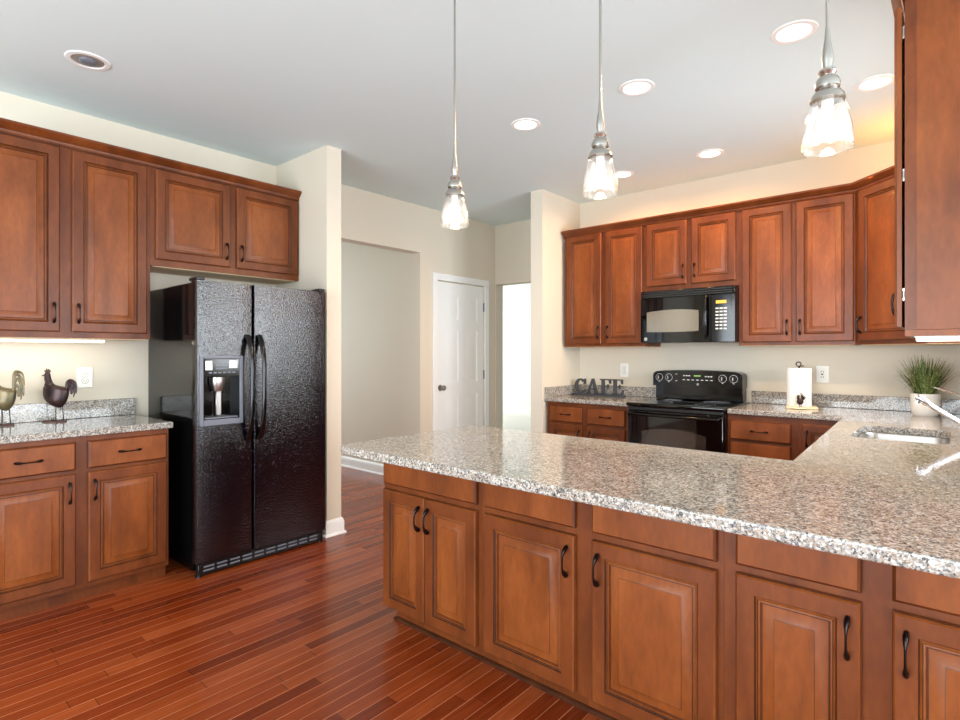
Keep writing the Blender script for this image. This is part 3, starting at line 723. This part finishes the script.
# ------------------------------------------------------------------ microwave
MX, MY = -2.03, 4.435
t = thing('microwave', 'black over-the-range microwave mounted above the stove', 'microwave', (MX, MY, 0)); MW_ = .75; m0, m1 = 1.402, 1.835
b = MB(); b.box(.002, MW_, .02, .412, m0, m1 - .002, 0, .003); b.build('body', M_black, t)
b = MB(); b.box(0, MW_, -.012, .022, m1 - .065, m1 - .003, 0, .004)
for k_ in range(3): b.box(.02, MW_ - .02, -.0145, -.010, m1 - .056 + k_ * .017, m1 - .049 + k_ * .017, 1)
b.build('vent_grille', [M_black, M_blackm], t)
b = MB(); n = 12; pts = [(x_, -.012 - .012 * (1 - (2 * x_ / MW_ - 1) ** 2)) for x_ in [.575 * k_ / n for k_ in range(n + 1)]]
b.prism([(0, .02)] + [(p[0], p[1]) for p in pts] + [(.575, .02)], m0 + .004, m1 - .067, 'z'); md_ = b.build('door', M_glassb, t)
def fy(x_): return -.012 - .012 * (1 - (2 * x_ / MW_ - 1) ** 2)
b = MB(); xs = [.055 + .43 * k_ / 12 for k_ in range(13)]
A = []; Bv = []
for i, x_ in enumerate(xs):
    u = -1 + 2 * i / 12; A.append(b.bm.verts.new((x_, fy(x_) - .001, 1.492 - .004 * (1 - u * u)))); Bv.append(b.bm.verts.new((x_, fy(x_) - .001, 1.655 + .014 * (1 - u * u))))
for i in range(12): b._face([A[i], A[i + 1], Bv[i + 1], Bv[i]], 0, True)
b.build('window', M_mwwin, md_)
b = MB(); b.tube([(.545, fy(.545) - .004, 1.435), (.545, fy(.545) - .03, 1.455), (.545, fy(.545) - .037, 1.60), (.545, fy(.545) - .03, 1.74), (.545, fy(.545) - .004, 1.76)], [(.012, .010)] * 5, 12); b.build('handle', M_black, md_)
emblem(md_, .045, fy(.045) - .001, 1.433, .014)
b = MB(); b.prism([(.58, .02)] + [(q_, fy(q_)) for q_ in (.58, .61, .64, .67, .70, .73)] + [(.75, -.010), (.75, .02)], m0 + .004, m1 - .067, 'z', 0)
b.box(.615, .69, fy(.65) - .003, fy(.65) + .002, 1.70, 1.722, 1)
for r_ in range(7):
    for c_ in range(3):
        b.box(.612 + c_ * .03, .612 + c_ * .03 + (.022 if r_ > 1 else .02), fy(.65) - .0035, fy(.65) + .002, 1.50 + r_ * .026, 1.50 + r_ * .026 + .011, 2)
b.build('control_panel', [M_black, M_led, M_mark], t)

# ------------------------------------------------------------------ outlets
def outlet(label, loc, rz, decora=False):
    t = thing('wall_outlet', label, 'outlet', loc, rz)
    b = MB(); b.box(-.042, .042, -.006, 0, -.064, .064, 0, .003); b.build('plate', M_plate, t)
    if decora:
        b = MB(); b.box(-.017, .017, -.008, -.004, -.034, .034, 0, .001)
        for zz in (-.020, .020):
            b.box(-.008, -.005, -.0087, -.0078, zz - .006, zz + .006, 1); b.box(.005, .008, -.0087, -.0078, zz - .006, zz + .006, 1)
        b.box(-.006, .006, -.0095, -.0078, -.005, .005, 1)
        b.build('socket', [M_plate, M_slot], t)
    else:
        for zz in (-.020, .020):
            b = MB(); b.lathe([(0.0, .003), (.0165, .003), (.017, 0)], seg=20); b.box(-.0075, -.0050, -.004, .006, .0028, .0036, 1); b.box(.005, .0075, -.004, .006, .0028, .0036, 1); b.box(-.002, .002, -.011, -.008, .0028, .0036, 1)
            b.lathe([(.0165, .0), (.0165, .0012), (.0182, .0012), (.0182, 0)], seg=20, mi=1, closed=True)
            b.build('socket', [M_plate, M_slot], t, loc=(0, -.006, zz), rot=(PI / 2, 0, 0))
    return t
outlet('white wall outlet behind the dark rooster on the left wall', (XL, 1.003, 1.165), R90)
outlet('white wall outlet above the CAFE sign, left of the range', (-2.39, 4.85, 1.155), 0)
outlet('white wall outlet right of the paper towel roll', (-.778, 4.85, 1.157), 0, True)

# ------------------------------------------------------------------ under-cabinet lights
def strip(label, loc, rz, w, power, d=.05):
    t = thing('under_cabinet_light', label, 'light', loc, rz)
    b = MB(); b.box(0, w, 0, d, -.004, .0); b.build('housing', M_plate, t)
    b = MB(); b.box(.004, w - .004, .003, d - .003, -.017, -.004, 0, .002); b.build('diffuser', M_strip, t)
    l = bpy.data.lights.new('strip_light', 'AREA'); l.shape = 'RECTANGLE'; l.size = w * .95; l.size_y = d * .8; l.energy = power; l.color = (1.0, .93, .68)
    o = bpy.data.objects.new('strip_light', l); COL.objects.link(o); o.parent = t; o.location = (w / 2, d / 2, -.020)
    return t
strip('slim lit light bar under the left wall cabinet above the roosters', (-3.93, .44, 1.398), R90, .62, .22)
strip('slim lit light bar under the wall cabinet at the right edge', (-.115, 2.412, 1.3765), 0, .28, .08)

# ------------------------------------------------------------------ recessed ceiling lights
def can(label, x, y, lit=True, power=9, col=(1.0, .80, .55)):
    t = thing('recessed_light', label, 'ceiling light', (x, y, CZ), 0, None)
    b = MB(); b.lathe([(.070, -.001), (.074, -.006), (.094, -.005), (.098, 0), (.070, 0)], seg=36, closed=True); b.build('trim_ring', M_white, t)
    b = MB(); b.lathe([(.070, -.001), (.066, -.0025), (.0, -.0025)] if lit else [(.070, -.001), (.060, -.004), (.045, -.0025), (.0, -.0025)], seg=36); b.build('lens', M_can if lit else mat('unlit_reflector', (176, 172, 164), .3, metal=.4), t)
    if lit:
        l = bpy.data.lights.new('downlight', 'SPOT'); l.energy = power; l.spot_size = math.radians(172); l.spot_blend = .5; l.color = col; l.shadow_soft_size = .06
        o = bpy.data.objects.new('downlight', l); COL.objects.link(o); o.parent = t; o.location = (0, 0, -.02)
    else:
        b = MB(); b.ball((0, 0, -.004), .042, 20, sc=(1, 1, .35)); b.build('bulb', M_grey, t)
    return t
can('unlit recessed ceiling light at the upper left, above the left cabinets', -3.36, .83, False)
can('lit recessed ceiling light between the first and second pendants', -2.14, 2.93, True, 4)
can('lit recessed ceiling light between the second and third pendants', -1.37, 2.93, True, 34, (1, .66, .36))
can('lit recessed ceiling light at the top, just left of the rightmost pendant', -.58, 2.90, True, 34, (1, .66, .36))
can('lit recessed ceiling light at the right edge over the sink, beside the big cabinet', -.35, 3.74, True, 26, (1, .50, .17))
can('lit recessed ceiling light nearest the back wall, above the range area', -1.41, 4.26, True, 18, (1, .52, .2))
can('lit recessed ceiling light half hidden behind the middle pendant shade', -2.13, 4.28, True, 18, (1, .54, .22))

# ------------------------------------------------------------------ pendants
def pendant():
    t = thing('pendant_light', '', 'pendant light')
    b = MB(); b.lathe([(0, 0), (.055, 0), (.055, -.006), (.045, -.014), (.012, -.020), (0, -.020)], (0, 0, CZ), 28); b.build('canopy', M_nickel, t)
    b = MB(); b.tube([(0, 0, CZ - .018), (0, 0, 2.09)], .0042, 10); b.build('rod', M_nickel, t)
    k = .965; zb = 1.824; q = lambda P: [(r * k, zb + (z - 1.838) * k) for r, z in P]
    b = MB(); b.lathe(q([(0, 2.150), (.005, 2.150), (.007, 2.12), (.012, 2.085), (.0135, 2.065), (.010, 2.048), (.010, 2.042), (.019, 2.040), (.021, 2.034), (.016, 2.026), (.024, 2.018), (.029, 2.006), (.028, 1.995), (.020, 1.988),
                       (.030, 1.984), (.037, 1.974), (.040, 1.962), (.030, 1.962), (0, 1.962)]), seg=24)
    b.build('socket', M_nickel, t)
    prof = [(.030, 1.966), (.037, 1.955), (.046, 1.93), (.0525, 1.90), (.0570, 1.87), (.0585, 1.85), (.0580, 1.838)]
    inn = [(r - .0028, z) for r, z in prof[::-1]]
    b = MB(); b.lathe(q(prof + inn), seg=36, closed=True); b.build('glass_shade', M_seed, t)
    b = MB(); b.lathe(q([(0, 1.962), (.014, 1.962), (.014, 1.932), (.010, 1.930), (0, 1.930)]), seg=20); b.build('bulb_holder', M_plate, t)
    b = MB(); b.lathe(q([(0, 1.9295), (.010, 1.9295), (.013, 1.920), (.019, 1.907), (.020, 1.897), (.017, 1.886), (.010, 1.878), (0, 1.876)]), seg=20); b.build('bulb', M_bulb, t)
    l = bpy.data.lights.new('pendant_glow', 'POINT'); l.energy = 0.7; l.color = (1, .82, .6); l.shadow_soft_size = .02
    o = bpy.data.objects.new('pendant_glow', l); COL.objects.link(o); o.parent = t; o.location = (0, 0, 1.835)
    return t
proto = pendant()
PP = [(-1.516, 1.60, 'leftmost of the three seeded-glass pendants, smallest and farthest from the camera'), (-.872, 1.60, 'middle seeded-glass pendant of the three above the peninsula'),
      (-.246, 1.60, 'rightmost seeded-glass pendant, nearest and largest, in front of the corner cabinets')]
for i, (x, y, lab) in enumerate(PP):
    o = proto if i == 0 else copy_tree(proto)
    o.location = (x, y, 0 if i != 1 else .005); o['label'] = lab; o['group'] = 'pendants over the peninsula'

# ------------------------------------------------------------------ CAFE sign
sgn = thing('cafe_sign', 'charcoal freestanding letters spelling CAFE on a base bar, on the back counter', 'sign', (-2.835, 4.655, CT1), math.radians(4))
b = MB(); b.box(0, .53, -.02, .02, 0, .018, 0, .002); b.build('base', M_sign, sgn)
def letter(polys, x, w):
    b = MB()
    for p in polys: b.prism([(q[0] * w, q[1] * .145 + .016) for q in p], -.012, .012, 'y')
    b.build('letter', M_sign, sgn, loc=(x, 0, 0))
def R_(x0, x1, z0, z1): return [(x0, z0), (x1, z0), (x1, z1), (x0, z1)]
# C as ring segments plus serifs
def arc(cx, cz, ro, ri, oz, iz, a0, a1, n=14):
    out = [];
    for k_ in range(n):
        a = math.radians(a0 + (a1 - a0) * k_ / n); c = math.radians(a0 + (a1 - a0) * (k_ + 1) / n)
        out.append([(cx + ro * math.cos(a), cz + oz * math.sin(a)), (cx + ro * math.cos(c), cz + oz * math.sin(c)), (cx + ri * math.cos(c), cz + iz * math.sin(c)), (cx + ri * math.cos(a), cz + iz * math.sin(a))])
    return out
Cp = arc(.52, .5, .48, .24, .5, .38, 42, 318) + [[(.78, .62), (.96, .62), (.96, .98), (.86, .98)], [(.80, .10), (.97, .10), (.90, .30), (.78, .24)]]
Ap = [[(.06, 0), (.20, 0), (.54, .98), (.46, 1.0)], [(.66, 0), (.90, 0), (.60, 1.0), (.44, 1.0)], R_(.22, .76, .28, .37), R_(0, .30, 0, .06), R_(.58, 1.0, 0, .06)]
Fp = [R_(.14, .40, 0, 1), R_(0, .95, .92, 1.0), R_(.40, .72, .47, .56), R_(0, .56, 0, .07), [(.83, .72), (.95, .70), (.95, .93), (.78, .93)], R_(.64, .74, .38, .66)]
Ep = [R_(.14, .40, 0, 1), R_(0, .93, .92, 1.0), R_(.40, .70, .47, .56), R_(0, .95, 0, .08), [(.81, .72), (.93, .70), (.93, .93), (.76, .93)], R_(.62, .72, .38, .66), [(.78, .07), (.95, .07), (1.0, .32), (.90, .30)]]
letter(Cp, .02, .125); letter(Ap, .143, .135); letter(Fp, .287, .112); letter(Ep, .405, .112)

# ------------------------------------------------------------------ paper towels
th_ = thing('paper_towel_holder', 'cream paper towel holder with a metal finial and a rooster ornament', 'paper towel holder', (-.885, 4.60, CT1), math.radians(14))
b = MB(); b.box(-.085, .115, -.085, .085, 0, .016, 0, .004); b.build('base', M_cream, th_)
b = MB(); b.tube([(0, 0, .014), (0, 0, .305)], .006, 10); b.build('post', M_bronze, th_)
b = MB(); b.tube([(math.cos(a) * .016 - .004, 0, .322 + math.sin(a) * .016) for a in [2 * PI * k_ / 16 for k_ in range(17)]], .004, 8); b.tube([(.0, 0, .306), (.03, 0, .309)], .004, 8); b.build('finial', M_bronze, th_)
orn = MB()
orn.ball((0, -.100, .055), .022, 14, sc=(1.0, .4, 1.0)); orn.ball((-.012, -.100, .085), .012, 12, sc=(.8, .5, 1.6))
for k_ in range(5):
    a = math.radians(50 + k_ * 24); orn.tube([(.012, -.100, .06), (.012 + .028 * math.cos(a * .7), -.1, .09 + .012 * k_ * .6), (.03 - .008 * k_, -.1, .072 + .008 * k_)], [.004, .004, .002], 6)
orn.tube([(-.004, -.1, .016), (-.004, -.1, .05)], .002, 6); orn.tube([(.006, -.1, .016), (.006, -.1, .05)], .002, 6)
orn.build('rooster_ornament', M_roost, th_)
arch = MB(); arch.tube([(.036 * math.cos(a), -.1, .06 + .05 * math.sin(a)) for a in [PI * k_ / 12 for k_ in range(13)]], .0035, 8, 0); arch.tube([(-.036, -.1, .012), (-.036, -.1, .06)], .0035, 8); arch.tube([(.036, -.1, .012), (.036, -.1, .06)], .0035, 8); arch.box(-.04, .04, -.104, -.083, .004, .014)
arch.build('arch', M_cream, th_)
b = MB(); b.lathe([(.020, .0), (.079, .0), (.080, .004), (.080, .272), (.078, .276), (.020, .276)], seg=48, closed=True)
tag(b.build('paper_towel_roll', M_paper, loc=(-.885, 4.60, CT1 + .017)), 'thick white paper towel roll standing on the holder', 'paper towels')

# ------------------------------------------------------------------ potted grass
pt = thing('potted_grass', 'spiky green artificial grass in a round white pot in the back corner', 'plant', (-.165, 4.60, CT1))
b = MB(); b.lathe([(0, 0), (.060, 0), (.064, .004), (.072, .02), (.077, .05), (.078, .085), (.078, .120), (.076, .142), (.071, .142), (.072, .118), (.072, .09), (0, .09)], seg=40); b.build('pot', M_pot, pt)
b = MB(); b.lathe([(0, .125), (.069, .118), (.070, .11), (0, .10)], seg=24); b.build('soil', M_soil, pt)
b = MB()
for i in range(240):
    a = random.uniform(0, 2 * PI); r0 = random.uniform(0, .05); lean = random.uniform(.02, 1.0) ** 0.8
    Ln = random.uniform(.19, .30) * (1.0 - .12 * lean); wv = random.uniform(.0036, .0062)
    dx, dy = math.cos(a), math.sin(a); pts = []
    droop = random.uniform(.0, .35) * lean + (0.9 if random.random() < .05 else 0)
    for k_ in range(6):
        u = k_ / 5; ang = lean * .62 + droop * u * u * 1.4
        if k_ == 0: p = Vector((dx * r0, dy * r0, .115))
        else: p = pts[-1] + Vector((dx * math.sin(ang), dy * math.sin(ang), math.cos(ang))) * Ln / 5
        pts.append(p)
    sx, sy = -dy, dx; prev = None
    for k_, p in enumerate(pts):
        w_ = wv * (1 - .85 * (k_ / 5) ** 1.5)
        cur = (b.bm.verts.new(p + Vector((sx * w_, sy * w_, 0))), b.bm.verts.new(p - Vector((sx * w_, sy * w_, 0))), b.bm.verts.new(p + Vector((-dx * w_ * .4, -dy * w_ * .4, -w_ * .4))))
        if prev:
            for q in range(3): b._face([prev[q], prev[(q + 1) % 3], cur[(q + 1) % 3], cur[q]], 0, True)
        prev = cur
gr = b.build('grass_blades', M_blade, pt); gr['kind'] = 'stuff'

# ------------------------------------------------------------------ roosters
def rooster(label, loc, rz, m_body, tall_tail=False):
    t = thing('rooster_figurine', label, 'figurine', loc, rz, 'metal roosters on the left counter')
    # local: faces -x, tail +x; outline measured in units u
    u = .000894
    X = lambda x: (x - 350) * u
    Zc = lambda y: (535 - y) * u
    sl = [(443, 380, 388), (439, 364, 396), (433, 347, 404), (420, 322, 415), (400, 298, 426), (380, 284, 434), (360, 278, 439), (340, 276, 441), (325, 277, 440), (313, 279, 432), (306, 281, 412), (300, 283, 380), (292, 286, 350), (280, 289, 337), (265, 291, 330),
          (250, 288, 325), (238, 284, 323), (225, 284, 321), (214, 289, 316), (207, 297, 309)]
    b = MB(); rings_ = []
    for (y, x0, x1) in sl:
        w = (x1 - x0) / 2 * u; cx = X((x0 + x1) / 2); th = min(w * .62, .034) if y > 300 else min(w * .75, .02)
        rings_.append([b.bm.verts.new((cx + w * math.cos(2 * PI * k_ / 20), th * math.sin(2 * PI * k_ / 20), Zc(y))) for k_ in range(20)])
    for A, B_ in zip(rings_, rings_[1:]):
        for k_ in range(20): b._face([A[k_], A[(k_ + 1) % 20], B_[(k_ + 1) % 20], B_[k_]], 0, True)
    b._face(rings_[0][::-1], 0); b._face(rings_[-1], 0); b.build('body', m_body, t)
    b = MB(); b.prism([(X(x), Zc(y)) for x, y in ((290, 212), (284, 196), (293, 202), (298, 184), (305, 200), (313, 186), (316, 202), (324, 196), (318, 214), (304, 208))], -.003, .003, 'y'); b.build('comb', M_comb, t)
    b = MB(); b.tube([(X(288), 0, Zc(230)), (X(274), 0, Zc(231)), (X(264), 0, Zc(234))], [.006, .004, .001], 8); b.tube([(X(288), 0, Zc(243)), (X(286), 0, Zc(268))], [(.003, .007), (.003, .003)], 8); b.build('beak', M_comb, t)
    up = 62 if tall_tail else 0
    fe = [((430, 318), (436, 276 - up), (462, 262 - up), (492, 280 - up), (502, 316 - up * .5)), ((430, 320), (442, 288 - up), (468, 276 - up * .8), (492, 304 - up * .4), (494, 350)),
          ((430, 322), (446, 298 - up * .8), (466, 294 - up * .6), (482, 326 - up * .2), (474, 374)), ((428, 328), (444, 310 - up * .4), (458, 316 - up * .3), (466, 338), (456, 356)), ((428, 332), (440, 322), (452, 330), (456, 344), (448, 350))]
    b = MB()
    for j, f in enumerate(fe):
        P = [Vector((X(x), (j - 2) * .003, Zc(y))) for x, y in f]; pts = []
        for i in range(4):
            p0, p1, p2, p3 = P[max(i - 1, 0)], P[i], P[i + 1], P[min(i + 2, 4)]
            for q in range(4):
                v = q / 4; pts.append(.5 * ((2 * p1) + (p2 - p0) * v + (2 * p0 - 5 * p1 + 4 * p2 - p3) * v * v + (3 * p1 - p0 - 3 * p2 + p3) * v ** 3))
        pts.append(P[-1]); n_ = len(pts)
        b.tube([tuple(p) for p in pts], [(.0032, .0085 * min(1, .6 + i / n_) * (1 - (i / (n_ - 1)) ** 4 * .85)) for i in range(n_)], 8)
    b.build('tail', m_body, t)
    for y_, x0, x1 in ((-.010, 366, 367), (.010, 393, 401)):
        b = MB(); b.tube([(X(x0), y_, Zc(436)), (X((x0 + x1) / 2), y_, Zc(480)), (X(x1), y_, .010)], .0028, 8)
        for a in (-.5, 0, .5): b.tube([(X(x1), y_, .011), (X(x1) - .02 * math.cos(a), y_ + .02 * math.sin(a), .010)], .002, 6)
        b.build('leg', M_bronze, t)
    b = MB(); b.prism([(X(276), -.012), (X(310), -.026), (X(350), -.02), (X(395), -.028), (X(430), -.008), (X(415), .02), (X(360), .026), (X(305), .022)], 0, .008, 'z'); b.build('base', M_comb, t)
    return t
rooster('dark brown metal rooster facing left in front of the wall outlet', (-4.02, .828, CT1 + .0005), TH, M_roost)
rooster('greenish bronze metal rooster cut off by the left edge of the photo', (-4.03, .588, CT1 + .0005), TH, M_roost2, True)
